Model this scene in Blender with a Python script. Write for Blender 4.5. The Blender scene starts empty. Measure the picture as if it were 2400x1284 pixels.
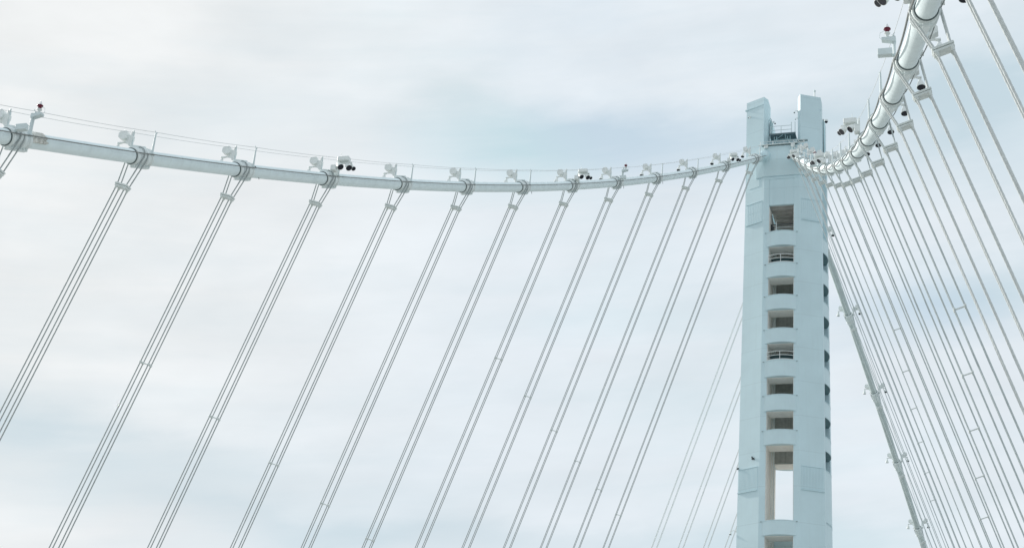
import bpy, math, random
from mathutils import Vector, Matrix

random.seed(7)
R = math.radians
scene = bpy.context.scene
col = scene.collection

# ------------------------------------------------------------------ camera
CAM = Vector((26.979, 0.0, 0.0))
YAW, PITCH, ROLL, FPX = -0.31438, 0.42320, 0.07643, 3920.69


def cam_axes():
    cy, sy, cp, sp = math.cos(YAW), math.sin(YAW), math.cos(PITCH), math.sin(PITCH)
    f = Vector((sy * cp, cy * cp, sp))
    r = Vector((cy, -sy, 0))
    u = r.cross(f)
    c, s = math.cos(ROLL), math.sin(ROLL)
    return c * r + s * u, -s * r + c * u, f


cr, cu, cf = cam_axes()
cam_data = bpy.data.cameras.new('camera')
cam_data.sensor_width = 36.0
cam_data.lens = 36.0 * FPX / 2400.0
cam_data.clip_start = 0.1
cam_data.clip_end = 20000
cam = bpy.data.objects.new('camera', cam_data)
col.objects.link(cam)
m = Matrix((cr, cu, -cf)).transposed().to_4x4()
m.translation = CAM
cam.matrix_world = m
scene.camera = cam

# ------------------------------------------------------------------ sun and sky
SUN_EL = R(27)
SUN_AZ = math.atan2(-math.sin(R(114)), math.cos(R(66)))      # measured from +Y (away from the camera) towards +X
sun_dir = Vector((math.sin(SUN_AZ) * math.cos(SUN_EL), math.cos(SUN_AZ) * math.cos(SUN_EL), math.sin(SUN_EL)))
sun_data = bpy.data.lights.new('sun', 'SUN')
sun_data.energy = 3.7
sun_data.angle = R(0.6)
sun_data.color = (1.0, 0.955, 0.89)
sun = bpy.data.objects.new('sun', sun_data)
col.objects.link(sun)
sun.rotation_euler = (-sun_dir).to_track_quat('-Z', 'Y').to_euler()
sun.location = (-200, 250, 300)

world = bpy.data.worlds.new('World')
scene.world = world
world.use_nodes = True
wt = world.node_tree
wt.nodes.clear()


def wn(kind, **kw):
    n = wt.nodes.new(kind)
    for k, v in kw.items():
        setattr(n, k, v)
    return n


def wl(a, b):
    wt.links.new(a, b)


def wmath(op, a, b=None, c=None):
    n = wn('ShaderNodeMath', operation=op)
    for i, v in enumerate((a, b, c)):
        if v is None:
            continue
        if isinstance(v, (int, float)):
            n.inputs[i].default_value = v
        else:
            wl(v, n.inputs[i])
    return n.outputs[0]


tc = wn('ShaderNodeTexCoord')
sep = wn('ShaderNodeSeparateXYZ')
wl(tc.outputs['Generated'], sep.inputs[0])
az = wmath('ARCTAN2', sep.outputs[0], sep.outputs[1])
el = wmath('ARCSINE', sep.outputs[2])
comb = wn('ShaderNodeCombineXYZ')
wl(wmath('MULTIPLY', az, 0.42), comb.inputs[0])
wl(wmath('ADD', el, wmath('MULTIPLY', az, -0.12)), comb.inputs[1])


def wnoise(scale, detail, rough, off):
    n = wn('ShaderNodeTexNoise')
    mp = wn('ShaderNodeMapping')
    mp.inputs['Location'].default_value = (off, off * 0.7, off * 0.3)
    wl(comb.outputs[0], mp.inputs[0])
    wl(mp.outputs[0], n.inputs['Vector'])
    n.inputs['Scale'].default_value = scale
    n.inputs['Detail'].default_value = detail
    n.inputs['Roughness'].default_value = rough
    return n.outputs[0]


n_big = wnoise(9.0, 5.0, 0.5, 3.1)
n_mid = wnoise(22.0, 5.0, 0.55, 11.7)
n_veil = wnoise(14.0, 4.0, 0.5, 23.4)


def blob(a0, e0, sa, se, amp):
    """a thin place in the cloud veil round one compass direction and height"""
    da = wmath('DIVIDE', wmath('SUBTRACT', az, a0), sa)
    ww = wmath('MULTIPLY', wmath('SUBTRACT', n_mid, 0.5), 0.05)
    de = wmath('DIVIDE', wmath('SUBTRACT', wmath('ADD', el, ww), e0), se)
    r2 = wmath('ADD', wmath('MULTIPLY', da, da), wmath('MULTIPLY', de, de))
    return wmath('MULTIPLY', wmath('EXPONENT', wmath('MULTIPLY', r2, -1.0)), amp)


BLOBS = [  # azimuth, elevation, widths (radians), how clear
    (-0.262, 0.502, 0.150, 0.024, 0.80),
    (-0.010, 0.530, 0.060, 0.034, 1.35),
    (-0.110, 0.515, 0.060, 0.022, 0.6),
    (-0.560, 0.290, 0.140, 0.022, 0.60),
    (-0.020, 0.415, 0.070, 0.022, 0.75),
    (-0.250, 0.268, 0.080, 0.012, 0.60),
    (-0.230, 0.345, 0.080, 0.014, 0.22),
    (-0.420, 0.262, 0.120, 0.010, 0.55),
    (-0.120, 0.272, 0.080, 0.014, 0.30),
]
clear = None
for bdef in BLOBS:
    v = blob(*bdef)
    clear = v if clear is None else wmath('ADD', clear, v)
mod = wn('ShaderNodeMapRange')
wl(n_big, mod.inputs[0])
mod.inputs[1].default_value, mod.inputs[2].default_value = 0.36, 0.62
mod.inputs[3].default_value, mod.inputs[4].default_value = 0.55, 1.25
clear = wmath('MULTIPLY', clear, mod.outputs[0])
rest = wn('ShaderNodeMapRange')
wl(n_veil, rest.inputs[0])
rest.inputs[1].default_value, rest.inputs[2].default_value = 0.42, 0.72
rest.inputs[3].default_value, rest.inputs[4].default_value = 0.0, 0.30
clear = wmath('MINIMUM', wmath('ADD', clear, rest.outputs[0]), 1.0)

wis = wn('ShaderNodeTexNoise')
wmp = wn('ShaderNodeMapping')
wmp.inputs['Rotation'].default_value = (0, 0, 0.16)
wmp.inputs['Scale'].default_value = (0.9, 3.4, 1.0)
wl(comb.outputs[0], wmp.inputs[0])
wl(wmp.outputs[0], wis.inputs['Vector'])
wis.inputs['Scale'].default_value = 13.0
wis.inputs['Detail'].default_value = 7.0
wis.inputs['Roughness'].default_value = 0.58
wis.inputs['Distortion'].default_value = 0.35
wr = wn('ShaderNodeMapRange')
wl(wis.outputs[0], wr.inputs[0])
wr.inputs[1].default_value, wr.inputs[2].default_value = 0.35, 0.68
wr.inputs[3].default_value, wr.inputs[4].default_value = 0.14, -0.14
clear = wmath('MINIMUM', wmath('MAXIMUM', wmath('ADD', clear, wr.outputs[0]), 0.0), 1.0)

sky = wn('ShaderNodeTexSky', sky_type='NISHITA')
sky.sun_disc = False
sky.sun_elevation = SUN_EL
sky.sun_rotation = SUN_AZ
sky.air_density = 1.0
sky.dust_density = 1.5
sky.ozone_density = 1.5

# the lit veil: warm white towards the sun, cool grey-white elsewhere (strength 0.1 follows below)
sd = wn('ShaderNodeVectorMath', operation='DOT_PRODUCT')
wl(tc.outputs['Generated'], sd.inputs[0])
sd.inputs[1].default_value = sun_dir
glow = wn('ShaderNodeMapRange')
glow.interpolation_type = 'SMOOTHSTEP'
wl(sd.outputs['Value'], glow.inputs[0])
glow.inputs[1].default_value, glow.inputs[2].default_value = 0.70, 0.90
cloud = wn('ShaderNodeMix', data_type='RGBA')
wl(glow.outputs[0], cloud.inputs['Factor'])
cloud.inputs['A'].default_value = (7.8, 8.45, 9.0, 1)
cloud.inputs['B'].default_value = (8.75, 8.95, 9.0, 1)
puff = wn('ShaderNodeMapRange')
wl(n_mid, puff.inputs[0])
puff.inputs[1].default_value, puff.inputs[2].default_value = 0.3, 0.7
puff.inputs[3].default_value, puff.inputs[4].default_value = 0.955, 1.05
cl2 = wn('ShaderNodeVectorMath', operation='SCALE')
wl(cloud.outputs['Result'], cl2.inputs[0])
wl(puff.outputs[0], cl2.inputs['Scale'])
skymix = wn('ShaderNodeMix', data_type='RGBA')
wl(wmath('MULTIPLY', clear, 0.72), skymix.inputs['Factor'])
wl(cl2.outputs[0], skymix.inputs['A'])
gain = wn('ShaderNodeVectorMath', operation='MULTIPLY')
wl(sky.outputs[0], gain.inputs[0])
gain.inputs[1].default_value = (1.85, 2.15, 1.82)
lo_ = wn('ShaderNodeVectorMath', operation='MAXIMUM')
hi_ = wn('ShaderNodeVectorMath', operation='MINIMUM')
wl(gain.outputs[0], lo_.inputs[0])
lo_.inputs[1].default_value = (4.9, 6.4, 7.2)
wl(lo_.outputs[0], hi_.inputs[0])
hi_.inputs[1].default_value = (5.6, 6.9, 7.6)
wl(hi_.outputs[0], skymix.inputs['B'])
bg = wn('ShaderNodeBackground')
bg.inputs['Strength'].default_value = 0.1
wl(skymix.outputs['Result'], bg.inputs['Color'])
wo = wn('ShaderNodeOutputWorld')
wl(bg.outputs[0], wo.inputs['Surface'])

scene.view_settings.view_transform = 'Standard'
scene.view_settings.look = 'None'
scene.view_settings.exposure = 0.0
scene.view_settings.gamma = 1.0
scene.render.engine = 'CYCLES'
scene.cycles.max_bounces = 10
scene.cycles.diffuse_bounces = 8


# ------------------------------------------------------------------ materials
def material(name, base, rough=0.5, var=0.05, scale=3.0, streak=0.0, metallic=0.0, bump=0.0, dirt=None, spec=0.4, seam=0.0):
    mt = bpy.data.materials.new(name)
    mt.use_nodes = True
    nt = mt.node_tree
    b = nt.nodes['Principled BSDF']
    b.inputs['Roughness'].default_value = rough
    b.inputs['Metallic'].default_value = metallic
    b.inputs['Specular IOR Level'].default_value = spec
    t = nt.nodes.new('ShaderNodeTexCoord')
    n1 = nt.nodes.new('ShaderNodeTexNoise')
    n1.inputs['Scale'].default_value = scale
    n1.inputs['Detail'].default_value = 5
    nt.links.new(t.outputs['Object'], n1.inputs['Vector'])
    mr = nt.nodes.new('ShaderNodeMapRange')
    mr.inputs[1].default_value, mr.inputs[2].default_value = 0.3, 0.7
    mr.inputs[3].default_value, mr.inputs[4].default_value = 1 - var, 1 + var
    nt.links.new(n1.outputs[0], mr.inputs[0])
    sc = nt.nodes.new('ShaderNodeVectorMath')
    sc.operation = 'SCALE'
    sc.inputs[0].default_value = base
    nt.links.new(mr.outputs[0], sc.inputs['Scale'])
    outc = sc.outputs[0]
    if streak:
        mp = nt.nodes.new('ShaderNodeMapping')
        mp.inputs['Scale'].default_value = (2.2, 2.2, 0.09)
        nt.links.new(t.outputs['Object'], mp.inputs[0])
        n2 = nt.nodes.new('ShaderNodeTexNoise')
        n2.inputs['Scale'].default_value = 1.6
        n2.inputs['Detail'].default_value = 6
        nt.links.new(mp.outputs[0], n2.inputs['Vector'])
        m2 = nt.nodes.new('ShaderNodeMapRange')
        m2.inputs[1].default_value, m2.inputs[2].default_value = 0.52, 0.74
        m2.inputs[3].default_value, m2.inputs[4].default_value = 0, streak
        nt.links.new(n2.outputs[0], m2.inputs[0])
        mx = nt.nodes.new('ShaderNodeMix')
        mx.data_type = 'RGBA'
        nt.links.new(m2.outputs[0], mx.inputs['Factor'])
        nt.links.new(outc, mx.inputs['A'])
        mx.inputs['B'].default_value = (*(dirt or (0.38, 0.4, 0.38)), 1)
        outc = mx.outputs['Result']
    if seam:      # weld seams between the plate courses
        sp = nt.nodes.new('ShaderNodeSeparateXYZ')
        nt.links.new(t.outputs['Object'], sp.inputs[0])
        w1 = nt.nodes.new('ShaderNodeMath')
        w1.operation = 'PINGPONG'
        nt.links.new(sp.outputs[2], w1.inputs[0])
        w1.inputs[1].default_value = seam / 2
        w2 = nt.nodes.new('ShaderNodeMath')
        w2.operation = 'LESS_THAN'
        nt.links.new(w1.outputs[0], w2.inputs[0])
        w2.inputs[1].default_value = 0.035
        w3 = nt.nodes.new('ShaderNodeMath')
        w3.operation = 'MULTIPLY'
        nt.links.new(w2.outputs[0], w3.inputs[0])
        w3.inputs[1].default_value = 0.35
        mx2 = nt.nodes.new('ShaderNodeMix')
        mx2.data_type = 'RGBA'
        nt.links.new(w3.outputs[0], mx2.inputs['Factor'])
        nt.links.new(outc, mx2.inputs['A'])
        mx2.inputs['B'].default_value = (*(q * 0.72 for q in base), 1)
        outc = mx2.outputs['Result']
    nt.links.new(outc, b.inputs['Base Color'])
    m3 = nt.nodes.new('ShaderNodeMapRange')
    m3.inputs[3].default_value, m3.inputs[4].default_value = max(0, rough - 0.08), min(1, rough + 0.1)
    nt.links.new(n1.outputs[0], m3.inputs[0])
    nt.links.new(m3.outputs[0], b.inputs['Roughness'])
    if bump:
        bp = nt.nodes.new('ShaderNodeBump')
        bp.inputs['Strength'].default_value = bump
        bp.inputs['Distance'].default_value = 0.02
        nt.links.new(n1.outputs[0], bp.inputs['Height'])
        nt.links.new(bp.outputs[0], b.inputs['Normal'])
    return mt


TOWER = material('tower_paint', (0.58, 0.735, 0.78), 0.55, 0.045, 0.3, streak=0.16, dirt=(0.48, 0.59, 0.61), seam=4.43)
BOUNCE = material('warm_bounce_colour', (0.85, 0.83, 0.79), 0.7, 0.05, 1.5, streak=0.2, dirt=(0.6, 0.58, 0.54))  # warm light bounced up from the deck, put into the colour
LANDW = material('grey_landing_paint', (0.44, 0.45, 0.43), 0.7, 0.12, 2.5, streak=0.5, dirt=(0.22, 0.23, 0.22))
SHADEP = material('recess_shade_colour', (0.05, 0.095, 0.105), 0.7, 0.1, 1.5)  # interior shade put into the colour
SOFF = material('soffit_shade_colour', (0.13, 0.22, 0.24), 0.7, 0.12, 1.5)  # shade under the side balconies put into the colour
PLATF = material('platform_steel', (0.30, 0.37, 0.38), 0.7, 0.15, 4.0)
STRUT = material('strut_paint', (0.595, 0.745, 0.785), 0.55, 0.03, 0.6, streak=0.14, dirt=(0.5, 0.58, 0.59))
CABLE = material('cable_paint', (0.765, 0.865, 0.885), 0.62, 0.05, 1.3, streak=0.16, dirt=(0.5, 0.56, 0.55), bump=0.2, spec=0.2)
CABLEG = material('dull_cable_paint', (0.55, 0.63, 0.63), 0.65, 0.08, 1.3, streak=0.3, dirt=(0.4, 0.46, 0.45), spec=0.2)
BAND = material('band_paint', (0.72, 0.785, 0.785), 0.5, 0.06, 4.0, bump=0.2)
ROPE = material('galvanised_rope', (0.36, 0.40, 0.405), 0.6, 0.14, 6.0, bump=0.3)
ROPEM = material('part_lit_galvanised_rope', (0.47, 0.53, 0.54), 0.6, 0.12, 5.0, bump=0.3)  # same rope on the right, its lighter lit tone put into the colour
ROPEN = material('sunlit_galvanised_rope', (0.60, 0.64, 0.64), 0.55, 0.08, 6.0, bump=0.3)  # same rope where sunlight falls on it, painted brighter
FITTING = material('fitting_paint', (0.68, 0.73, 0.72), 0.5, 0.08, 5.0)
LAMPP = material('lamp_paint', (0.72, 0.76, 0.75), 0.45, 0.06, 5.0)
POST = material('post_paint', (0.60, 0.68, 0.69), 0.5, 0.05, 4.0)
WIRE = material('wire_steel', (0.62, 0.64, 0.64), 0.6, 0.08, 4.0)
GASKET = material('black_sealant', (0.11, 0.14, 0.145), 0.8, 0.1, 6.0)
LENS = material('dark_lens_glass', (0.012, 0.016, 0.026), 0.35, 0.2, 6.0, spec=0.25)
REDG = material('red_glass', (0.13, 0.008, 0.03), 0.25, 0.1, 6.0)
CLEARG = material('white_glass', (0.75, 0.76, 0.78), 0.25, 0.03, 6.0)
DARK = material('dark_rubber', (0.07, 0.085, 0.09), 0.7, 0.15, 6.0)
CONDUIT = material('grey_conduit', (0.21, 0.225, 0.22), 0.6, 0.35, 9.0)
GRATE = material('dark_grating', (0.13, 0.19, 0.21), 0.7, 0.15, 8.0)
TEALR = material('teal_railing', (0.24, 0.38, 0.41), 0.5, 0.1, 6.0)
RUST = material('weathered_cover', (0.66, 0.67, 0.63), 0.8, 0.3, 7.0, streak=0.45, dirt=(0.42, 0.39, 0.32))
DECK = material('deck_concrete', (0.50, 0.485, 0.455), 0.85, 0.12, 0.3)
WATER = material('bay_water', (0.30, 0.33, 0.33), 0.35, 0.2, 0.02, bump=0.4)


# ------------------------------------------------------------------ mesh helper
class MB:
    def __init__(s):
        s.v, s.f, s.sm = [], [], []

    def add(s, vs, fs, smooth=False):
        o = len(s.v)
        s.v += [tuple(v) for v in vs]
        s.f += [tuple(i + o for i in f) for f in fs]
        s.sm += [smooth] * len(fs)
        return s

    def box(s, c, size, ax=None):
        c = Vector(c)
        X, Y, Z = ax or (Vector((1, 0, 0)), Vector((0, 1, 0)), Vector((0, 0, 1)))
        hx, hy, hz = (q / 2 for q in size)
        b = min(hx, hy, hz) * 0.18
        vs, idx = [], {}
        # chamfered box: 24 vertices
        for sx in (-1, 1):
            for sy in (-1, 1):
                for sz in (-1, 1):
                    for k in range(3):
                        q = [sx * hx, sy * hy, sz * hz]
                        for a in range(3):
                            if a != k:
                                q[a] -= (sx, sy, sz)[a] * b
                        idx[(sx, sy, sz, k)] = len(vs)
                        vs.append(c + X * q[0] + Y * q[1] + Z * q[2])
        fs = []

        def quad(*keys):
            p = [idx[k] for k in keys]
            n = (vs[p[1]] - vs[p[0]]).cross(vs[p[2]] - vs[p[0]])
            cen = sum((vs[i] for i in p), Vector()) / len(p)
            if n.dot(cen - c) < 0:
                p.reverse()
            fs.append(p)
        for k in range(3):
            a, d = [(1, 2), (0, 2), (0, 1)][k]
            for sg in (-1, 1):
                keys = []
                for (u, w) in ((-1, -1), (1, -1), (1, 1), (-1, 1)):
                    t = [0, 0, 0]
                    t[k], t[a], t[d] = sg, u, w
                    keys.append((*t, k))
                quad(*keys)
            for u in (-1, 1):
                for w in (-1, 1):
                    t1, t2 = [0, 0, 0], [0, 0, 0]
                    t1[k], t2[k] = -1, 1
                    t1[a] = t2[a] = u
                    t1[d] = t2[d] = w
                    quad((*t1, a), (*t2, a), (*t2, d), (*t1, d))
        for sx in (-1, 1):
            for sy in (-1, 1):
                for sz in (-1, 1):
                    quad((sx, sy, sz, 0), (sx, sy, sz, 1), (sx, sy, sz, 2))
        return s.add(vs, fs)

    def tube(s, pts, rad, n=8, caps=True, up=None, lobes=0, pitch=1.0):
        pts = [Vector(p) for p in pts]
        rads = rad if isinstance(rad, (list, tuple)) else [rad] * len(pts)
        rings = []
        t0 = (pts[1] - pts[0]).normalized()
        ref = Vector(up) if up else (Vector((0, 0, 1)) if abs(t0.z) < 0.9 else Vector((1, 0, 0)))
        a = t0.cross(ref).normalized()
        vs, fs = [], []
        dist = 0.0
        for i, p in enumerate(pts):
            if i == 0:
                t = t0
            elif i == len(pts) - 1:
                t = (pts[i] - pts[i - 1]).normalized()
            else:
                t = ((pts[i + 1] - p).normalized() + (p - pts[i - 1]).normalized()).normalized()
            if i:
                dist += (p - pts[i - 1]).length
            a = (a - t * a.dot(t)).normalized()
            bb = t.cross(a)
            tw = 2 * math.pi * dist / pitch if lobes else 0.0
            for k in range(n):
                th = 2 * math.pi * k / n
                r = rads[i]
                if lobes:
                    r *= 0.82 + 0.18 * abs(math.cos(lobes * th / 2))
                vs.append(p + (a * math.cos(th + tw) + bb * math.sin(th + tw)) * r)
        for i in range(len(pts) - 1):
            for k in range(n):
                k2 = (k + 1) % n
                fs.append((i * n + k, i * n + k2, (i + 1) * n + k2, (i + 1) * n + k))
        s.add(vs, fs, True)
        if caps:
            e = (len(pts) - 1) * n
            s.add(vs[:n], [tuple(range(n))[::-1]])
            s.add(vs[e:], [tuple(range(n))])
        return s

    def lathe(s, origin, axis, prof, n=20, smooth=True):
        """prof: list of (distance along axis, radius)"""
        o, t = Vector(origin), Vector(axis).normalized()
        ref = Vector((0, 0, 1)) if abs(t.z) < 0.9 else Vector((1, 0, 0))
        a = t.cross(ref).normalized()
        b = t.cross(a)
        vs, fs = [], []
        for d, r in prof:
            for k in range(n):
                th = 2 * math.pi * k / n
                vs.append(o + t * d + (a * math.cos(th) + b * math.sin(th)) * max(r, 1e-4))
        for i in range(len(prof) - 1):
            for k in range(n):
                k2 = (k + 1) % n
                fs.append((i * n + k, i * n + k2, (i + 1) * n + k2, (i + 1) * n + k))
        s.add(vs, fs, smooth)
        e = (len(prof) - 1) * n
        s.add(vs[:n], [tuple(range(n))[::-1]])
        s.add(vs[e:], [tuple(range(n))])
        return s

    def prism(s, sections):
        """sections: list of equal-length rings of points from bottom to top"""
        n = len(sections[0])
        vs = [p for r in sections for p in r]
        fs = []
        for i in range(len(sections) - 1):
            for k in range(n):
                k2 = (k + 1) % n
                fs.append((i * n + k, i * n + k2, (i + 1) * n + k2, (i + 1) * n + k))
        fs.append(tuple(range(n))[::-1])
        e = (len(sections) - 1) * n
        fs.append(tuple(range(e, e + n)))
        return s.add(vs, fs)

    def build(s, name, mat, parent=None, local=False):
        me = bpy.data.meshes.new(name)
        off = Vector((0, 0, 0))
        q = parent
        while q is not None and not local:
            off += q.location
            q = q.parent
        me.from_pydata([tuple(Vector(v) - off) for v in s.v], [], s.f)
        me.validate()
        import bmesh
        bm = bmesh.new()
        bm.from_mesh(me)
        if not getattr(s, 'keep', False):
            bmesh.ops.recalc_face_normals(bm, faces=bm.faces)
        bm.to_mesh(me)
        bm.free()
        if len(me.polygons) == len(s.sm):
            me.polygons.foreach_set('use_smooth', s.sm)
        me.materials.append(mat)
        o = bpy.data.objects.new(name, me)
        col.objects.link(o)
        if parent is not None:
            o.parent = parent
        return o


def thing(name, label, cat, loc, group=None):
    o = bpy.data.objects.new(name, None)
    o.empty_display_size = 0.5
    col.objects.link(o)
    o.location = loc
    o['label'] = label
    o['category'] = cat
    if group:
        o['group'] = group
    return o


def tag(o, label, cat, group=None):
    o['label'] = label
    o['category'] = cat
    if group:
        o['group'] = group
    return o


def copy_tree(o, parent=None):
    c = o.copy()
    col.objects.link(c)
    c.parent = parent
    for ch in list(o.children):
        copy_tree(ch, c)
    return c


# ------------------------------------------------------------------ setting below the frame
w = MB()
w.add([(-6000, -6000, -52), (6000, -6000, -52), (6000, 6000, -52), (-6000, 6000, -52)], [(0, 1, 2, 3)])
wo_ = w.build('water', WATER)
wo_['kind'] = 'structure'
d = MB()
for s in (-1, 1):
    ring = lambda y: [(s * 11.5, y, -2.1), (s * 39.2, y, -2.1), (s * 39.2, y, -3.2), (s * 33, y, -7.4), (s * 17, y, -7.4), (s * 11.5, y, -5.2)]
    d.prism([ring(-260), ring(560)])
dk = d.build('road', DECK)
dk['kind'] = 'structure'

# ------------------------------------------------------------------ cable geometry
TY = 195.6                              # the tower's centre


def spreader_pt(j, s):
    u = (12 - j) / 12.0
    x = 3.3105 + 24.8137 * u - 3.9999 * u * u - 0.2339 * u ** 3
    z = 100.8456 - 75.7742 * u + 15.8451 * u * u - 1.4742 * u ** 3
    return Vector((s * x, 186.958 - 10 * (12 - j), z))


def axis_front(j, s):
    p = spreader_pt(j, s)
    return p + Vector((-s * 0.63, 0, 1.93 if s < 0 else 1.78))


def axis_back(y, s):
    t = y - 217.5
    x = 5.95 + 0.193 * t
    z = 93.45 - 0.575 * t - 0.0011 * t * t
    if y < 217.5:
        z = 93.45 - 0.575 * t - 0.0030 * t * t
    return Vector((s * x, y, z))


ORD = ['', 'first', 'second', 'third', 'fourth', 'fifth', 'sixth', 'seventh', 'eighth', 'ninth', 'tenth',
       'eleventh', 'twelfth', 'thirteenth', 'fourteenth', 'fifteenth']
SIDE = {-1: 'left', 1: 'right'}
RC = 0.435


def cable_band(root, A, t, up, near=-1):
    """split collar clamped round the cable; its dark sealant ring faces the near end"""
    b = MB()
    prof = [(-0.62, 0.47), (-0.60, 0.545), (-0.42, 0.565), (-0.40, 0.53), (0.30, 0.53), (0.32, 0.57), (0.52, 0.57), (0.54, 0.53),
            (0.72, 0.53), (0.74, 0.575), (0.90, 0.575), (0.92, 0.45)]
    b.lathe(A, t, prof, 28)
    sd_ = t.cross(up).normalized()
    uu = sd_.cross(t)
    # bolted flanges above and below
    b.box(A + t * 0.16 - uu * 0.57, (1.5, 0.30, 0.22), (t, sd_, uu))
    b.box(A + t * 0.12 + uu * 0.56, (1.3, 0.26, 0.20), (t, sd_, uu))
    for i in range(6):
        for q in (-1, 1):
            c = A + t * (-0.45 + i * 0.24) - uu * 0.60 + sd_ * (q * 0.17)
            b.lathe(c - sd_ * 0.09 * q, sd_ * q, [(0, 0.045), (0.14, 0.045), (0.145, 0.03), (0.2, 0.03)], 8)
    ob = b.build('cable_band', BAND, root)
    g = MB()
    g.lathe(A, t, [(-0.68, 0.445), (-0.67, 0.485), (-0.635, 0.49), (-0.625, 0.445)], 28)
    g.build('seal_ring', GASKET, ob)
    return ob


def hand_post(root, A, t, s, inboard=True, tall=1.62):
    k = -s if inboard else s
    b = MB()
    y = 0.62 if inboard else 0.0
    base = A + t * y + Vector((k * 0.50, 0, 0.22))
    top = base + Vector((k * 0.03, 0, tall - 0.22))
    b.tube([base, top], [0.075, 0.05], 8)
    b.box(base + Vector((0, 0, 0.0)), (0.22, 0.22, 0.10))
    b.tube([top, top + Vector((k * -0.05, -0.06, 0.14))], 0.025, 6)
    b.tube([top - Vector((0, 0, 0.12)), top + Vector((k * 0.07, 0.05, 0.06))], 0.025, 6)
    b.build('handrail_post', POST, root)
    return top + Vector((0, 0, 0.06))


def sag(p, q, k, n=8):
    return [p.lerp(q, i / n) - Vector((0, 0, 4 * k * (i / n) * (1 - i / n))) for i in range(n + 1)]


def front_cable(s):
    nm = SIDE[s]
    lab = {-1: 'long white main cable sagging across the sky left of the tower',
           1: 'thick white main cable rising overhead to the upper right corner'}[s]
    root = thing('main_cable', lab, 'bridge cable', axis_front(12, s), 'main cables of the suspension bridge')
    pts = [axis_front(12.52 - i * 0.2, s) for i in range(0, 118)]
    pts = [p for p in pts if p.z > -2.2]
    b = MB()
    b.tube(pts, RC, 28, up=(1, 0, 0))
    b.build('cable_body', CABLE, root)
    # flared sleeve where it enters the saddle
    A, B = axis_front(12.18, s), axis_front(12.56, s)
    t = (B - A).normalized()
    L = (B - A).length
    sl = MB()
    sl.lathe(A, t, [(-0.1, 0.44), (-0.08, 0.60), (0.1, 0.62), (0.12, 0.56), (L * 0.35, 0.66), (L * 0.37, 0.74), (L * 0.42, 0.74), (L * 0.45, 0.7), (L, 0.98)], 28)
    sl.build('entry_sleeve', TOWER, root)
    tops_in, tops_out, cond_in, cond_out = [], [], [], []
    lo = -4 if s > 0 else -2
    for j in range(12, lo - 1, -1):
        A = axis_front(j, s)
        t = (axis_front(j + 0.05, s) - axis_front(j - 0.05, s)).normalized()
        up = Vector((0, 0, 1))
        cable_band(root, A, t, up)
        tops_in.append(hand_post(root, A, t, s, True))
        tops_out.append(hand_post(root, A, t, s, False))
        cond_in.append(A + t * 0.3 + Vector((-s * 0.60, 0, 0.16)))
        cond_out.append(A + t * 0.3 + Vector((s * 0.56, 0, 0.10)))
    # hand ropes end on the tower platform
    for tops, k in ((tops_in, -s), (tops_out, s)):
        b = MB()
        line = []
        ends = [axis_front(12.55, s) + Vector((k * 0.5, 0, 1.6))] + tops
        for p, q in zip(ends[:-1], ends[1:]):
            line += sag(p, q, 0.10 if s > 0 else 0.05)[:-1]
        line.append(ends[-1])
        b.tube(line, 0.014, 5)
        b.build('hand_rope', WIRE, root)
    # lighting conduit along the inboard side, thinner one outboard
    for pts_, r_, sg, side_lab in ((cond_in, 0.047 if s > 0 else 0.034, 0.30 if s > 0 else 0.02, 'inboard'), (cond_out, 0.026, 0.25 if s > 0 else 0.05, 'outboard')):
        b = MB()
        ends = [axis_front(12.5, s) + (pts_[0] - axis_front(12, s))] + pts_
        line = []
        for p, q in zip(ends[:-1], ends[1:]):
            line += sag(p, q, sg * (0.4 if p.y > 150 else 1), 10)[:-1]
        line.append(ends[-1])
        b.tube(line, r_, 7)
        o = b.build('lighting_conduit', CONDUIT, None)
        words = {'inboard': 'thick grey electrical conduit strung along the tower-facing inner side of the %s main cable',
                 'outboard': 'thin grey electrical conduit strung along the outer side of the %s main cable'}[side_lab]
        tag(o, (words % nm).replace('tower-facing ', ''), 'conduit', 'conduits along the main cables')
    return root


BACK_Y = [205.5, 217.5, 229.6, 240.6, 251.4, 262.2]


def back_cable(s):
    lab = {1: 'white main cable running steeply down behind the right of the tower',
           -1: 'white main cable hidden behind the tower with ropes showing left'}[s]
    root = thing('main_cable', lab, 'bridge cable', axis_back(217.5, s), 'main cables of the suspension bridge')
    ys = [199 + i * 2.5 for i in range(68)]
    pts = [axis_back(y, s) for y in ys]
    pts = [p for p in pts if p.z > -2.2]
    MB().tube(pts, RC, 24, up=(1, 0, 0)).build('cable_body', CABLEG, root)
    ti, to = [], []
    for y in BACK_Y:
        A = axis_back(y, s)
        t = (axis_back(y - 0.1, s) - axis_back(y + 0.1, s)).normalized()
        cable_band(root, A, -t, Vector((0, 0, 1)))
        ti.append(hand_post(root, A, -t, s, True))
        to.append(hand_post(root, A, -t, s, False))
    for tops in (ti, to):
        line = []
        for p, q in zip(tops[:-1], tops[1:]):
            line += sag(p, q, 0.06)[:-1]
        line.append(tops[-1])
        MB().tube(line, 0.03, 5).build('hand_rope', WIRE, root)
    return root


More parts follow.
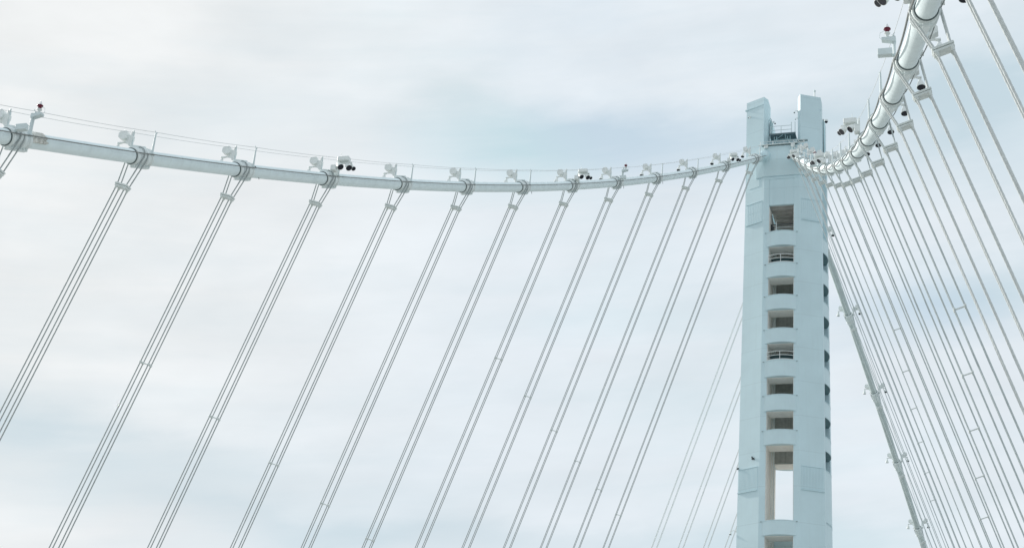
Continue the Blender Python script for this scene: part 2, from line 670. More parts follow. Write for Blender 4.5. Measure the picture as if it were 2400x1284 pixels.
# ------------------------------------------------------------------ suspenders
def suspender(A, S, B, s, clamps, label, twist=False, mat=None, rad=0.041):
    root = thing('suspender', label, 'suspender', A, 'wire rope suspenders hanging from the main cables')
    dn = (B - S).normalized()
    e = Vector((0, 1, 0)).cross(dn).normalized()     # across the hanger, in its sloping plane
    if e.x * s < 0:
        e = -e
    Y = Vector((0, 1, 0))
    up = -dn
    for oy in (-0.17, 0.17):
        pts = []
        arc = [A + Y * oy + (e * math.cos(a) + up * math.sin(a)) * 0.585 for a in [math.pi * i / 10 for i in range(11)]]
        lo1, lo2 = B + e * 0.31 + Y * oy, B - e * 0.31 + Y * oy
        s1, s2 = S + e * 0.31 + Y * oy, S - e * 0.31 + Y * oy
        if twist:
            def sub(p, q, step=0.10):
                n = max(1, int((q - p).length / step))
                return [p.lerp(q, i / n) for i in range(n)]
            cut = S + (B - S) * 0.72
            c1, c2 = cut + e * 0.31 + Y * oy, cut - e * 0.31 + Y * oy
            pts = [lo1] + sub(c1, s1) + sub(s1, arc[0]) + arc[:-1] + sub(arc[-1], s2) + sub(s2, c2) + [c2, lo2]
            MB().tube(pts, 0.052, 18, lobes=6, pitch=1.7).build('wire_rope', ROPEN, root)
        else:
            pts = [lo1, s1] + arc + [s2, lo2]
            MB().tube(pts, rad, 8).build('wire_rope', mat or ROPE, root)
    b = MB()
    b.box(S + up * 0.055, (0.88, 0.54, 0.10), (e, Y, up))
    b.box(S - up * 0.065, (0.84, 0.48, 0.10), (e, Y, up))
    for q in (-1, 1):
        for oy in (-0.17, 0.17):
            p = S + e * 0.31 * q + Y * oy
            b.lathe(p - up * 0.10, -up, [(0, 0.085), (0.10, 0.085), (0.12, 0.065), (0.18, 0.065)], 10)
    b.build('spreader_clamp', FITTING, root)
    for zc in clamps:
        k = (zc - S.z) / (B.z - S.z)
        if k < 0.05 or k > 0.95:
            continue
        P = S.lerp(B, k)
        m_ = MB()
        for q in (-1, 1):
            m_.box(P + e * 0.31 * q, (0.12, 0.46, 0.12), (e, Y, up))
        m_.box(P, (0.54, 0.10, 0.06), (e, Y, up))
        m_.build('spacer_clamp', FITTING, root)
    return root


# ------------------------------------------------------------------ build cables and suspenders
for s in (-1, 1):
    front_cable(s)
    back_cable(s)
W, ZB = 37.95, -2.03
for s in (-1, 1):
    js = range(12, -1, -1) if s < 0 else range(12, -3, -1)
    cl = (36.4, 56.3) if s < 0 else (37.6, 57.5)
    for j in js:
        k = 13 - j
        lab = 'four parallel wire ropes hanging from the %s main cable, %s set from the tower' % (SIDE[s], ORD[k])
        suspender(axis_front(j, s), spreader_pt(j, s), Vector((s * W, spreader_pt(j, s).y, ZB)), s, cl if j >= 7 else (cl[:1] if j >= 2 else ()), lab, twist=(s > 0 and j <= 1), mat=ROPEM if s > 0 else ROPE, rad=0.040 if s > 0 else 0.041)
    for i, y in enumerate(BACK_Y[:4] if s < 0 else BACK_Y[:5]):
        A = axis_back(y, s)
        B = Vector((s * W, y, ZB))
        d_ = (B - A).normalized()
        lab = 'pale wire ropes behind the tower on its %s, %s set beyond it' % (SIDE[s], ORD[i + 1])
        suspender(A, A + d_ * 2.0, B, s, (17.0, 37.0, 57.0), lab, mat=ROPEN if s < 0 else ROPEM, rad=0.037)


# ------------------------------------------------------------------ lamps on the cables
def bell(mb, lens, o, ax, size=1.0):
    ax = Vector(ax).normalized()
    k = size
    mb.lathe(o, ax, [(-0.10 * k, 0.04 * k), (-0.08 * k, 0.075 * k), (0.05 * k, 0.09 * k), (0.07 * k, 0.12 * k), (0.22 * k, 0.185 * k), (0.38 * k, 0.225 * k),
                     (0.50 * k, 0.245 * k), (0.53 * k, 0.245 * k), (0.53 * k, 0.22 * k)], 20)
    lens.lathe(Vector(o) + ax * 0.531 * k, ax, [(0, 0.225 * k), (0.012 * k, 0.218 * k)], 20)


def make_floodlight(s):
    """outboard luminaire: upright plate, ballast head, swan arm and a bell lamp hanging from it"""
    root = thing('floodlight', 'x', 'floodlight', (0, 0, 0), 'white floodlights mounted along the main cables')
    V = lambda x, y, z: Vector((s * x, y, z))
    p = MB()
    p.box(V(0.58, 0, 1.02), (0.10, 0.22, 1.36))
    p.box(V(0.60, 0, 0.40), (0.30, 0.34, 0.12))
    p.tube([V(0.58, 0, 1.62), V(0.55, 0, 1.84)], 0.045, 8)
    p.box(V(0.52, 0.02, 1.28), (0.10, 0.18, 0.28))
    ring = lambda y: [V(0.60, y, 0.62), V(0.72, y, 0.80), V(0.98, y, 1.12), V(1.0, y, 1.5), V(0.62, y, 1.5)]
    p.prism([ring(-0.07), ring(0.07)])
    p.build('mounting_plate', LAMPP, root, True)
    h = MB()
    ring = lambda y: [V(0.84, y, 1.26), V(1.12, y, 1.18), V(1.42, y, 1.36), V(1.42, y, 1.62), V(1.30, y, 1.74), V(0.92, y, 1.74)]
    h.prism([ring(-0.22), ring(0.22)])
    h.tube([V(1.24, 0.1, 1.74), V(1.24, 0.1, 2.0)], 0.015, 6)
    h.build('ballast_box', LAMPP, root, True)
    a = MB()
    a.tube([V(0.66, 0, 0.78), V(0.80, 0, 0.98), V(1.05, 0, 1.06), V(1.40, 0, 1.05)], 0.055, 8)
    a.box(V(1.40, 0, 1.04), (0.26, 0.14, 0.09))
    a.tube([V(1.42, 0, 1.05), V(1.44, 0, 0.86)], 0.04, 8)
    a.build('arm', LAMPP, root, True)
    b, l = MB(), MB()
    bell(b, l, V(1.45, 0, 0.86), V(0.10, -0.22, -1.0), 0.95)
    bo = b.build('lamp_housing', LAMPP, root, True)
    l.build('lens', LENS, bo, True)
    return root


def make_twin(s):
    """inboard cluster: junction head, yoke and bell lamps aimed in and down"""
    root = thing('spotlight_cluster', 'x', 'spotlight', (0, 0, 0), 'spotlight clusters on the inner side of the main cables')
    V = lambda x, y, z: Vector((-s * x, y, z))            # x counts inboard
    p = MB()
    p.box(V(0.55, 0.45, 0.95), (0.10, 0.20, 1.5))
    p.box(V(1.13, 0.15, 1.24), (1.2, 0.10, 0.10))
    p.box(V(1.6, 0.3, 1.24), (0.10, 0.4, 0.10))
    p.box(V(0.62, 0.3, 1.24), (0.10, 0.4, 0.10))
    p.tube([V(0.55, 0.45, 1.6), V(0.52, 0.4, 1.86)], 0.04, 6)
    p.build('yoke_bracket', LAMPP, root, True)
    h = MB()
    h.box(V(1.1, 0.12, 1.52), (0.86, 0.50, 0.34))
    h.tube([V(0.95, -0.1, 1.66), V(0.95, -0.1, 1.98)], 0.014, 6)
    h.build('ballast_box', LAMPP, root, True)
    j = MB()
    j.box(V(0.62, -0.35, 0.58), (0.36, 0.50, 0.42))
    j.build('junction_box', LAMPP, root, True)
    for x, y, sz in ((0.78, -0.12, 0.92), (1.34, 0.10, 0.92), (1.62, 0.42, 0.66)):
        b, l = MB(), MB()
        o = V(x, y, 1.10)
        bell(b, l, o, V(0.58, -0.30, -0.74), sz * 1.08)
        b.tube([V(x, y, 1.2), o], 0.05, 8)
        bo = b.build('lamp_housing', LAMPP, root, True)
        l.build('lens', LENS, bo, True)
    return root


def make_beacon(s):
    root = thing('warning_beacon', 'x', 'beacon', (0, 0, 0), 'red warning beacons on the main cables')
    V = lambda x, y, z: Vector((-s * x, y, z))
    p = MB()
    p.box(V(0.56, 0.5, 0.85), (0.10, 0.16, 1.5))
    ring = lambda y: [V(0.5, y, 1.42), V(0.70, y, 1.46), V(1.14, y, 1.56), V(1.14, y, 1.68), V(0.5, y, 1.68)]
    p.prism([ring(0.36), ring(0.66)])
    p.tube([V(1.12, 0.5, 1.6), V(1.24, 0.5, 1.75), V(1.2, 0.5, 2.0), V(1.0, 0.5, 2.1)], 0.012, 6)
    p.build('bracket_arm', POST, root, True)
    q = MB()
    q.box(V(0.92, -0.7, 0.16), (0.66, 0.30, 0.36))
    q.box(V(0.60, -0.45, 0.14), (0.5, 0.12, 0.12))
    q.build('junction_box', POST, root, True)
    b = MB()
    b.lathe(V(0.88, 0.5, 1.68), (0, 0, 1), [(0, 0.07), (0.22, 0.07), (0.24, 0.14), (0.28, 0.14), (0.30, 0.10)], 16)
    b.build('beacon_base', LAMPP, root, True)
    r = MB()
    r.lathe(V(0.88, 0.5, 1.98), (0, 0, 1), [(0, 0.095), (0.14, 0.10), (0.17, 0.165), (0.22, 0.165), (0.25, 0.09)], 16)
    r.build('red_lens', REDG, root, True)
    g = MB()
    g.lathe(V(0.88, 0.5, 2.23), (0, 0, 1), [(0, 0.085), (0.10, 0.085), (0.12, 0.05), (0.20, 0.045)], 14)
    g.build('top_cap', CLEARG, root, True)
    return root


def make_device(s):
    root = MB()
    V = lambda x, y, z: Vector((-s * x, y, z))
    root.box(V(0.48, 1.15, 0.60), (0.12, 0.42, 0.13))
    root.tube([V(0.48, 0.95, 0.58), V(0.42, 0.9, 0.42)], 0.03, 6)
    root.tube([V(0.48, 1.35, 0.62), V(0.44, 1.75, 0.5), V(0.4, 2.0, 0.32)], 0.022, 6)
    root.box(V(0.48, 1.02, 0.70), (0.16, 0.16, 0.10))
    o = root.build('cable_sensor', DARK, None, True)
    tag(o, 'x', 'sensor', 'dark sensors on the main cables')
    return o


for s in (-1, 1):
    js = list(range(12, -1, -1)) if s < 0 else list(range(12, -2, -1))
    first = {}
    for j in js:
        A = axis_front(j, s)
        k = ORD[13 - j]

        def place(kind, maker, label):
            if kind not in first:
                first[kind] = maker(s)
                o = first[kind]
            else:
                o = copy_tree(first[kind])
            o.location = A
            o['label'] = label
            return o
        place('flood', make_floodlight, 'white bell floodlight on the outer side of the %s main cable, %s from the tower' % (SIDE[s], k))
        if j in (-1, 3, 7, 11):
            place('twin', make_twin, 'dark-lensed spotlight cluster inside the %s main cable, %s band from the tower' % (SIDE[s], k))
        if j in (0, 8):
            place('beacon', make_beacon, 'red warning beacon over the %s main cable, %s band from the tower' % (SIDE[s], k))
        if s < 0 and j in (2, 6, 8, 9):
            place('device', make_device, 'small dark sensor on top of the %s main cable, %s band from tower' % (SIDE[s], k))
    # span beyond the tower: outboard flood lamps, inboard spare bells
    for i, y in enumerate(BACK_Y[:5] if s > 0 else []):
        A = axis_back(y, s)
        o = copy_tree(first['flood'])
        o.location = A
        o['label'] = 'white floodlight on the steep rear cable, outer side, %s from the tower' % ORD[i + 1]
        if i >= 1:
            o = copy_tree(first['flood'])
            o.location = A + Vector((0.0, 0, -0.1))
            o.rotation_euler = (0, 0, math.pi)
            o['label'] = 'white floodlight on the steep rear cable, inner side, %s from the tower' % ORD[i + 1]

# weathered cover on the left cable beside the left beacon
b = MB()
A0, A1 = axis_front(0.0, -1), axis_front(0.12, -1)
prof_r = 0.50
t = (A1 - A0).normalized()
sd_ = t.cross(Vector((0, 0, 1))).normalized()
uu = sd_.cross(t)
vs, fs = [], []
nu, na = 14, 12
for i in range(nu + 1):
    for k in range(na + 1):
        a = R(-25 + 135 * k / na)
        rr = 0.475 + 0.05 * random.random() + 0.04 * math.sin(i * 1.7 + k)
        L = (A1 - A0).length * (i / nu) * (0.92 + 0.14 * math.sin(k * 2.1))
        vs.append(A0 + t * (L + 0.95) + (sd_ * math.cos(a) + uu * math.sin(a)) * rr)
for i in range(nu):
    for k in range(na):
        q = i * (na + 1) + k
        fs.append((q, q + 1, q + na + 2, q + na + 1))
n0 = len(vs)
inner = [A0 + t * ((p - A0).dot(t)) + (p - A0 - t * ((p - A0).dot(t))) * 0.93 for p in vs]
vs2 = vs + inner
fs2 = fs + [tuple(i + n0 for i in f[::-1]) for f in fs]
edge = [k for k in range(na + 1)] + [i * (na + 1) + na for i in range(1, nu + 1)] + [nu * (na + 1) + k for k in range(na - 1, -1, -1)] + [i * (na + 1) for i in range(nu - 1, 0, -1)]
for p, q in zip(edge, edge[1:] + edge[:1]):
    fs2.append((p, q, q + n0, p + n0))
b.add(vs2, fs2, True)
tag(b.build('cable_cover', RUST), 'stained ragged cover wrapped over the left main cable below the beacon', 'cable cover')

# ------------------------------------------------------------------ tower
tower = thing('bridge_tower', 'tall pale blue-white steel tower with stacked curved balconies and two top horns', 'tower', (0, TY, -50))


def sc(z):
    return 1.0 + (100 - z) * 0.0016 if z < 100 else 1.0


def tp(x, y, z):
    k = sc(z)
    return Vector((x * k + (0.2 - max(0.0, 100 - z) * 0.003), TY + y * k, z))


def tprism(mb, plan, zs):
    mb.prism([[tp(x, y, z) for x, y in plan] for z in zs])
    return mb


SH = [(1.57, -4.40), (2.25, -4.40), (4.87, -2.97), (4.87, -1.90), (1.57, -1.90)]
for sx in (-1, 1):
    for sy in (1, -1):
        plan = [((x + (0.12 if sy < 0 and x > 4 else 0) + (0.16 if sy < 0 and x < 2 else 0)) * sx, y * sy) for x, y in SH]
        tprism(MB(), plan, [-50, 0, 40, 100, 106.5]).build('tower_shaft', TOWER, tower)

fronts = [(94.30, 92.25), (89.85, 87.95), (85.45, 83.50), (80.92, 79.03), (76.70, 74.57), (72.20, 70.17), (67.72, 65.85), (56.50, 54.72)]
z = 52.2
while z > 0:
    fronts.append((z, z - 2.0))
    z -= 4.43
sides = [(f[0], f[1]) for f in fronts[:7]] + [(63.45, 57.0), (56.92, 20.0)]


def arc_plan(half, edge, bulge, back, n=14):
    p = []
    for i in range(n + 1):
        u = -1 + 2 * i / n
        p.append((u * half, edge - bulge * (1 - u * u)))
    p += [(half - 0.22, back), (-half + 0.22, back)]
    return p


def balcony(plan, zt, zb, xf, face):
    b = MB()
    pl = [xf(x, y) for x, y in plan]
    b.prism([[tp(x, y, zz) for x, y in pl] for zz in (zb, zt)])
    o = b.build('balcony', STRUT, tower)
    # raised lip along the lower and upper edge
    n = len(plan) - 2
    for zz, h in ((zb, 0.12), (zt, 0.07)):
        l = MB()
        outer = [xf(x, y - 0.035) for x, y in plan[:n]]
        inn = [xf(x, y + 0.10) for x, y in plan[:n]][::-1]
        z0 = zz - 0.004 if zz == zb else zz - h + 0.004
        l.prism([[tp(x, y, z0) for x, y in outer + inn], [tp(x, y, z0 + h) for x, y in outer + inn]])
        l.build('edge_lip', STRUT, o)
    if face == 'front':
        for q in (-1, 1):
            h = MB()
            h.box(tp(q * 1.97, -4.47, zt - 0.10), (0.18, 0.07, 0.07))
            h.build('hinge_bracket', PLATF, o)
    return o


pf = arc_plan(1.88, -4.38, 0.56, -2.35)
ps = arc_plan(1.96, -4.84, 0.42, -3.3)
for zt, zb in fronts:
    balcony(pf, zt, zb, lambda x, y: (x, y), 'front')
    balcony(pf, zt + 0.55, zb, lambda x, y: (-x, -y), 'back')
for zt, zb in sides:
    balcony(ps, zt, zb, lambda x, y: (-y, x), 'right')
    balcony(ps, zt, zb, lambda x, y: (y, -x), 'left')

# landing walls inside, and plates added to carry warm bounce light as colour
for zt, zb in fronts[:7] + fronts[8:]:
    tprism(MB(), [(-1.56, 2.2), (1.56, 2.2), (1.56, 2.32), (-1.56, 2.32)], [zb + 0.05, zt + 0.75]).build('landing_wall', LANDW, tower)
for zt, zb in fronts:
    for sg in (-1, 1):
        tprism(MB(), [(-1.56, sg * 4.36), (1.56, sg * 4.36), (1.56, sg * 2.30), (-1.56, sg * 2.30)], [zb - 0.06, zb - 0.004]).build('soffit_bounce_plate', BOUNCE, tower)
for sg in (-1, 1):
    for sy in (-1, 1):
        w_ = 0.16 if sy > 0 else 0.0
        tprism(MB(), [(sg * (1.51 + w_), sy * 4.30), (sg * (1.565 + w_), sy * 4.30), (sg * (1.565 + w_), sy * 1.92), (sg * (1.51 + w_), sy * 1.92)], [0, 60, 98.0]).build('inner_bounce_plate', BOUNCE, tower)
    tprism(MB(), [(sg * 1.63, 1.95), (sg * 1.72, 1.95), (sg * 1.72, -1.95), (sg * 1.63, -1.95)], [0, 60, 98.0]).build('inner_bounce_plate', BOUNCE, tower)
    tprism(MB(), [(sg * 2.3, 1.95), (sg * 2.4, 1.95), (sg * 2.4, -1.95), (sg * 2.3, -1.95)], [0, 60, 98.0]).build('gap_blocker', TOWER, tower)  # added wall closing the side gap to keep sunlight from passing through
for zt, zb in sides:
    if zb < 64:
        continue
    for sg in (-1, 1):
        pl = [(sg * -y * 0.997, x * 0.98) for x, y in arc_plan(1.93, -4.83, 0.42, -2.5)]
        tprism(MB(), pl, [zb - 0.05, zb - 0.006]).build('side_soffit_shade', SOFF, tower)  # thin plate coloured dark for the shade beneath the balcony
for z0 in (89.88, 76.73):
    tprism(MB(), [(-1.55, -2.3), (1.55, -2.3), (1.55, -2.2), (-1.55, -2.2)], [z0, z0 + 1.75]).build('dark_backing', SHADEP, tower)  # added dark sheet, gives the opening behind the railing its dark interior


def railing(plan, zt, xf, h=1.02, posts=4, mat=LAMPP, r=0.035):
    b = MB()
    pts = plan
    for dz in (0.06, h * 0.55, h):
        b.tube([tp(*xf(x * 0.97, y + 0.10), zt + dz) for x, y in pts], r if dz > 0.1 else r * 1.3, 6)
    n = len(pts) - 1
    for i in range(posts):
        k = 1 + round((n - 2) * i / (posts - 1))
        x, y = pts[k]
        b.tube([tp(*xf(x * 0.97, y + 0.10), zt - 0.03), tp(*xf(x * 0.97, y + 0.10), zt + h)], r, 6)
    return b.build('railing', mat, tower)


railing(pf[:-2], 89.9, lambda x, y: (x, y), 1.1, 3, LAMPP, 0.04)
railing(pf[:-2], 76.75, lambda x, y: (x, y), 1.1, 3, LAMPP, 0.04)
railing(pf[:-2], 57.05, lambda x, y: (-x, -y), 1.0, 5, POST, 0.03)

# lift guide pipes inside the shafts' gap
g = MB()
for x in (-1.38, -1.16):
    g.tube([tp(x, -1.0, 40), tp(x, -1.2, 97)], 0.07, 8)
g.tube([tp(-1.45, 1.6, 40), tp(-1.45, 1.6, 97)], 0.05, 8)
g.build('riser_pipe', LAMPP, tower)

# top storey: soffit with ribs and a solid front panel with two pilaster strips
b = MB()
tprism(b, [(-1.56, -4.36), (1.56, -4.36), (1.56, -4.0), (-1.56, -4.0)], [98.2, 102.6])
for x in (-0.95, 0.25):
    tprism(b, [(x - 0.09, -4.39), (x + 0.09, -4.39), (x + 0.09, -4.3), (x - 0.09, -4.3)], [98.3, 101.9])
tprism(b, [(-2.24, -4.43), (2.24, -4.43), (2.24, -4.3), (-2.24, -4.3)], [101.95, 102.2])
b.build('front_panel', TOWER, tower)
b = MB()
tprism(b, [(-1.56, -3.98), (1.56, -3.98), (1.56, 4.2), (-1.56, 4.2)], [98.35, 98.6])
for i in range(7):
    y = -3.2 + i * 1.1
    tprism(b, [(-1.55, y - 0.05), (1.55, y - 0.05), (1.55, y + 0.05), (-1.55, y + 0.05)], [98.1, 98.345])
b.build('soffit', material('soffit_paint', (0.52, 0.51, 0.49), 0.7, 0.1, 2.0), tower)
b = MB()
tprism(b, [(-1.56, 4.0), (1.56, 4.0), (1.56, 4.36), (-1.56, 4.36)], [96.5, 102.6])
b.build('rear_panel', TOWER, tower)
# dark machinery in the top opening
b = MB()
b.tube([tp(-1.5, -3.3, 95.9), tp(1.5, -3.3, 95.9)], 0.07, 8)
b.tube([tp(-1.5, -3.3, 95.55), tp(1.5, -3.3, 95.55)], 0.07, 8)
b.build('winch_rail', DARK, tower)
b = MB()
b.box(tp(-1.45, -2.9, 95.3), (0.35, 0.6, 1.5))
b.tube([tp(-1.25, -3.2, 94.4), tp(-1.35, -3.4, 97.2)], 0.06, 8)
b.tube([tp(-0.95, -3.2, 94.4), tp(-1.2, -3.2, 95.7)], 0.05, 8)
b.box(tp(1.44, -2.6, 95.1), (0.2, 0.5, 1.2))
b.build('winch', DARK, tower)
b = MB()
b.tube([tp(-0.72, -3.9, 94.35), tp(-0.72, -3.9, 96.0)], 0.05, 8)
b.tube([tp(-0.72, -3.9, 95.2), tp(1.6, -3.9, 95.2)], 0.03, 6)
b.build('winch_post', LAMPP, tower)


# grooved panels on the slanted shaft faces
def grooved(sx, z0, z1, x0, x1, nstr, rows=1, dp=0.085):
    b = MB()
    ux, uy = 4.87 - 2.25, -2.97 + 4.40
    L = math.hypot(ux, uy)
    ux, uy = ux / L, uy / L
    nx, ny = uy, -ux

    def P(d, off, z_):
        return tp(sx * (2.25 + ux * d + nx * off), -4.40 + uy * d + ny * off, z_)
    wst = (x1 - x0) / nstr
    dz = (z1 - z0) / rows
    for r in range(rows):
        for i in range(nstr):
            a, c = x0 + i * wst, x0 + (i + 0.62) * wst
            za, zc = z0 + r * dz + 0.03, z0 + (r + 1) * dz - 0.03
            b.prism([[P(a, -0.02, q), P(c, -0.02, q), P(c, dp, q), P(a, dp, q)] for q in (za, zc)])
    # frame: thin base sheet and a lower lip
    b.prism([[P(x0 - 0.05, -0.02, q), P(x1 + 0.05, -0.02, q), P(x1 + 0.05, 0.02, q), P(x0 - 0.05, 0.02, q)] for q in (z0 - 0.04, z1 + 0.04)])
    b.prism([[P(x0 - 0.08, -0.02, q), P(x1 + 0.08, -0.02, q), P(x1 + 0.08, 0.13, q), P(x0 - 0.08, 0.13, q)] for q in (z0 - 0.13, z0 - 0.045)])
    b.prism([[P(x0 - 0.08, -0.02, q), P(x1 + 0.08, -0.02, q), P(x1 + 0.08, 0.08, q), P(x0 - 0.08, 0.08, q)] for q in (z1 + 0.045, z1 + 0.10)])
    b.build('grooved_panel', TOWER, tower)


for sx in (-1, 1):
    grooved(sx, 96.1, 98.9, 0.32, 2.7, 9, 2, 0.045)
    grooved(sx, 60.45, 63.2, 0.28, 2.9, 15, 1, 0.055)

# saddle housing, overhanging slightly so its face looks down
b = MB()
lowp = [(-3.35, -4.06), (-2.32, -4.50), (2.32, -4.50), (3.35, -4.06), (3.3, -2.0), (-3.3, -2.0)]
higp = [(-3.35, -4.40), (-2.25, -5.02), (2.25, -5.02), (3.35, -4.40), (3.3, -2.0), (-3.3, -2.0)]
b.prism([[tp(x, y, 102.35) for x, y in lowp], [tp(x, y, 104.6) for x, y in higp], [tp(x, y, 106.45) for x, y in higp]])
b.build('saddle_housing', STRUT, tower)
MB().prism([[tp(-x, -y, 102.35) for x, y in lowp], [tp(-x, -y, 106.45) for x, y in higp]]).build('saddle_housing', STRUT, tower)
# plate patch on the left shaft
b = MB()
for x0, x1, z0, z1 in ((2.9, 4.35, 101.2, 103.9),):
    k = 1.43 / 2.62
    pl = [(-x0, -4.40 + (x0 - 2.25) * k - 0.04), (-x1, -4.40 + (x1 - 2.25) * k - 0.04), (-x1, -4.40 + (x1 - 2.25) * k + 0.1), (-x0, -4.40 + (x0 - 2.25) * k + 0.1)]
    tprism(b, pl, [z0, z1])
b.build('cover_plate', STRUT, tower)

# service platform round the saddle
b = MB()
b.box(tp(-0.2, -4.5, 106.58), (4.7, 1.5, 0.09))
b.box(tp(0.0, 0.0, 106.55), (7.0, 6.8, 0.12))
b.build('service_platform', PLATF, tower)
MB().box(tp(2.75, -4.9, 107.0), (1.3, 0.4, 0.10)).build('step_plate', PLATF, tower)
b = MB()
for x in (-2.6, -1.0, 0.4, 2.0, 3.0):
    b.tube([tp(x, -5.4, 106.55), tp(x, -5.4, 106.95)], 0.03, 6)
b.tube([tp(-2.6, -5.4, 106.9), tp(3.0, -5.4, 106.9)], 0.03, 6)
b.tube([tp(-2.9, -5.5, 106.45), tp(3.1, -5.5, 106.45)], 0.05, 6)
for x in (1.0, 1.6, 2.2, 2.8):
    b.tube([tp(x, -5.3, 106.9), tp(x + 0.25, -5.9, 106.3), tp(x + 0.4, -6.6, 105.9)], 0.03, 6)
b.build('platform_kerb_rail', LAMPP, tower)
for x, y, z_, sz in ((1.55, -5.35, 106.2, (0.5, 0.35, 0.5)), (2.35, -5.4, 105.7, (0.4, 0.35, 0.6)), (-1.9, -5.2, 106.25, (0.5, 0.3, 0.35))):
    b = MB()
    b.box(tp(x, y, z_), sz)
    b.tube([tp(x, y - 0.05, z_ + sz[2] / 2), tp(x + 0.1, y + 0.2, z_ + sz[2] / 2 + 0.5)], 0.03, 6)
    b.build('cable_cabinet', LAMPP, tower)
b = MB()
for x in (-0.95, -0.65, 0.75, 1.1):
    b.tube([tp(x, -4.6, 106.7), tp(x, -4.6, 108.0)], 0.055, 6)
b.tube([tp(-1.0, -4.6, 107.55), tp(1.2, -4.6, 107.55)], 0.045, 6)
b.tube([tp(-1.0, -4.6, 107.0), tp(1.2, -4.6, 107.0)], 0.045, 6)
b.tube([tp(-0.75, -4.5, 107.7), tp(-0.3, -4.3, 108.1), tp(0.1, -4.2, 108.5)], 0.04, 6)
b.tube([tp(0.75, -4.5, 107.4), tp(0.45, -4.3, 107.9), tp(0.4, -4.2, 108.5)], 0.04, 6)
b.build('platform_rigging', TEALR, tower)
b = MB()
b.box(tp(0, -2.6, 107.62), (4.0, 0.2, 1.9))
for i in range(5):
    b.box(tp(-1.6 + i * 0.8, -2.72, 107.62), (0.05, 0.06, 1.8))
b.build('bulkhead', TOWER, tower)
b = MB()
b.box(tp(0.0, -2.6, 108.9), (3.3, 2.2, 0.14))
b.box(tp(0.0, -3.72, 108.9), (3.4, 0.10, 0.22))
b.build('upper_walkway', GRATE, tower)
b = MB()
for x in (-1.55, -0.2, 1.15, 1.62):
    b.tube([tp(x, -3.7, 108.9), tp(x, -3.7, 110.55 if x > 1 else 110.1)], 0.045, 6)
for z_ in (109.5, 110.1):
    b.tube([tp(-1.55, -3.7, z_), tp(1.15, -3.7, z_)], 0.035, 6)
b.build('walkway_railing', POST, tower)

# horns: the shafts carried up past the saddle
HN = [(1.95, -3.45), (2.38, -4.30), (4.86, -2.99), (4.86, -1.25), (1.95, -1.25)]
for sx, top in ((-1, 114.35), (1, 114.3)):
    plan = [(x * sx, y) for x, y in HN]
    b = MB()
    if sx < 0:
        tprism(b, plan, [106.3, 112.2])
        b.prism([[tp(x, y, 112.2) for x, y in plan], [tp(x, y, top) for x, y in plan]])
        led = [(x * sx, y) for x, y in [(2.36, -4.37), (4.92, -3.06), (4.92, -2.7), (2.36, -4.0)]]
        b.prism([[tp(x, y, q) for x, y in led] for q in (113.18, 113.32)])
        b.box(tp(-4.9, -2.95, 113.2), (0.30, 0.30, 0.16))
    else:
        tprism(b, plan, [106.3, top])
        b.box(tp(4.78, -3.05, 112.4), (0.5, 0.10, 0.08))
    b.build('tower_horn', TOWER, tower)
    b = MB()
    zt = 112.9 if sx > 0 else 113.2
    ring = [(x * sx, -y) for x, y in [(1.95, -3.2), (2.38, -4.3), (4.87, -2.95), (5.0, -0.6), (1.95, -0.6)]]
    b.prism([[tp(x, y, 106.3) for x, y in ring], [tp(x, y, zt) for x, y in ring]])
    b.build('tower_horn', TOWER, tower)
b = MB()
b.tube([tp(4.98, -1.28, 106.7), tp(4.98, -1.28, 112.0)], 0.05, 6)
b.build('drain_pipe', DARK, tower)
b = MB()
for z_ in (109.0,):
    b.tube([tp(-1.86, -3.0, 111.4), tp(-1.70, -3.2, 111.6), tp(-1.5, -3.4, 111.3), tp(-1.5, -3.4, 110.9)], 0.04, 6)
b.box(tp(-1.72, -2.3, 110.3), (0.12, 0.9, 2.6))
b.tube([tp(-1.45, -3.3, 108.9), tp(-1.4, -3.3, 110.6), tp(-1.2, -3.5, 110.9)], 0.035, 6)
b.build('ladder_frame', TEALR, tower)


# small equipment on the tower
def small(name, mb, mat, label, cat, group=None):
    return tag(mb.build(name, mat), label, cat, group)


root = thing('antenna_mast', 'short white mast with a round tip on the right tower horn', 'antenna', tp(4.05, -2.6, 114.25))
MB().tube([tp(4.05, -2.6, 114.25), tp(4.05, -2.6, 115.45)], 0.09, 10).build('mast_pole', LAMPP, root)
MB().lathe(tp(4.05, -2.6, 115.43), (0, 0, 1), [(0, 0.05), (0.05, 0.13), (0.16, 0.16), (0.26, 0.12), (0.32, 0.03)], 12).build('mast_tip', POST, root)


def dome_camera(p, label):
    r_ = thing('dome_camera', label, 'security camera', p, 'dome cameras on the tower')
    p = Vector(p)
    b_ = MB()
    b_.lathe(p + Vector((0, 0, 0.45)), (0, 0, -1), [(0, 0.06), (0.05, 0.22), (0.28, 0.25), (0.30, 0.25)], 14)
    b_.tube([p + Vector((0, 0, 0.35)), p + Vector((-0.35, 0.0, 0.42))], 0.05, 6)
    b_.build('camera_housing', LAMPP, r_)
    MB().lathe(p + Vector((0, 0, 0.15)), (0, 0, -1), [(0, 0.20), (0.10, 0.19), (0.18, 0.12), (0.21, 0.02)], 14).build('dark_dome', LENS, r_)
    return r_


dome_camera(tp(5.35, -1.0, 111.6), 'white dome camera hung on the right edge of the right tower horn')


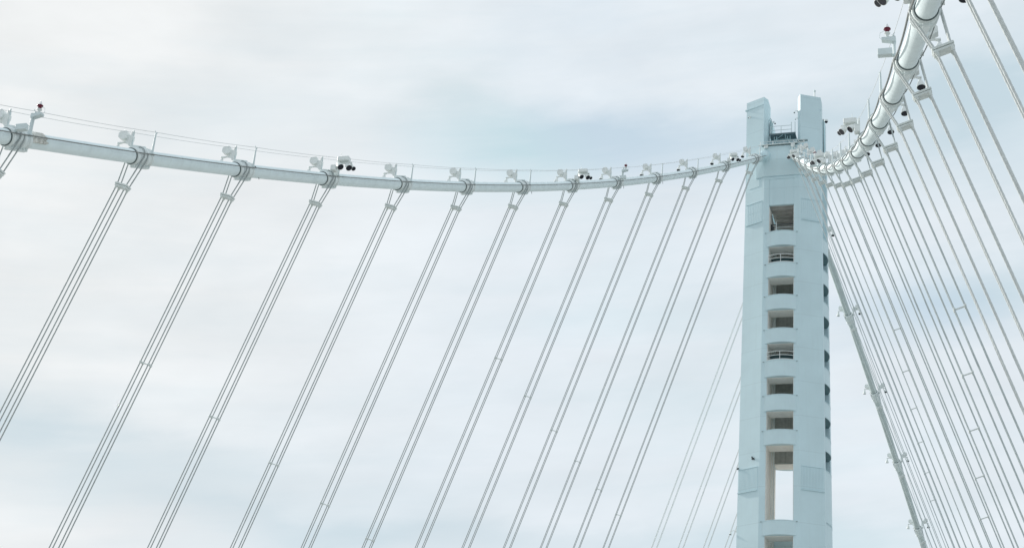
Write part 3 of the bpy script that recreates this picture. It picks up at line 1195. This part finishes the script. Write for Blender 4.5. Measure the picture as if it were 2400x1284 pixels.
def bracket_lamp(p, d, label, k=1.0):
    """short arm sticking out of a wall with a small bell lamp under its end"""
    p, d = Vector(p), Vector(d)
    r_ = thing('bracket_lamp', label, 'lamp', p, 'small lamps on the tower')
    MB().tube([p, p + d * 0.45 * k + Vector((0, 0, 0.06)), p + d * 0.62 * k + Vector((0, 0, -0.12 * k))], 0.045 * k, 7).box(p + d * 0.03, (0.14, 0.14, 0.35 * k)).build('arm', LAMPP, r_)
    b_, l_ = MB(), MB()
    bell(b_, l_, p + d * 0.62 * k + Vector((0, 0, -0.14 * k)), Vector((d.x * 0.35, -0.15, -1)), 0.62 * k)
    o_ = b_.build('lamp_housing', LAMPP, r_)
    l_.build('lens', LENS, o_)
    return r_


bracket_lamp(tp(-4.95, -2.6, 55.9), (-1, 0, 0), 'small lamp on an arm at the left tower edge near the bottom', 1.0)
bracket_lamp(tp(-4.3, -3.3, 112.0), (-0.5, -0.8, 0), 'small lamp under the cap of the left tower horn', 0.6)
bracket_lamp(tp(1.98, -3.5, 112.2), (-0.9, -0.4, 0), 'small lamp on the inner left edge of the right tower horn, upper one', 0.7)
bracket_lamp(tp(1.98, -3.4, 111.2), (-0.9, -0.4, 0), 'small lamp on the inner left edge of the right tower horn, lower one', 0.5)
bracket_lamp(tp(-1.35, -3.4, 110.9), (0.6, -0.4, 0), 'small lamp above the walkway beside the left tower horn', 0.8)
b = MB()
k = 1.43 / 2.62
b.box(tp(-3.05, -4.40 + 0.8 * k - 0.10, 64.35), (0.30, 0.16, 0.22))
b.box(tp(-3.15, -4.40 + 0.85 * k - 0.16, 64.53), (0.14, 0.2, 0.16))
b.box(tp(-2.93, -4.40 + 0.75 * k - 0.16, 64.28), (0.16, 0.2, 0.10))
small('wall_box', b, DARK, 'small black box fixed to the left shaft of the tower above the grooved panel', 'wall box')
b = MB()
b.box(tp(-4.90, -3.02, 63.5), (0.22, 0.2, 0.16))
b.box(tp(-4.97, -3.08, 63.40), (0.12, 0.12, 0.12))
small('edge_sensor', b, DARK, 'tiny dark sensor on the left tower edge at the lower grooved panel', 'sensor')
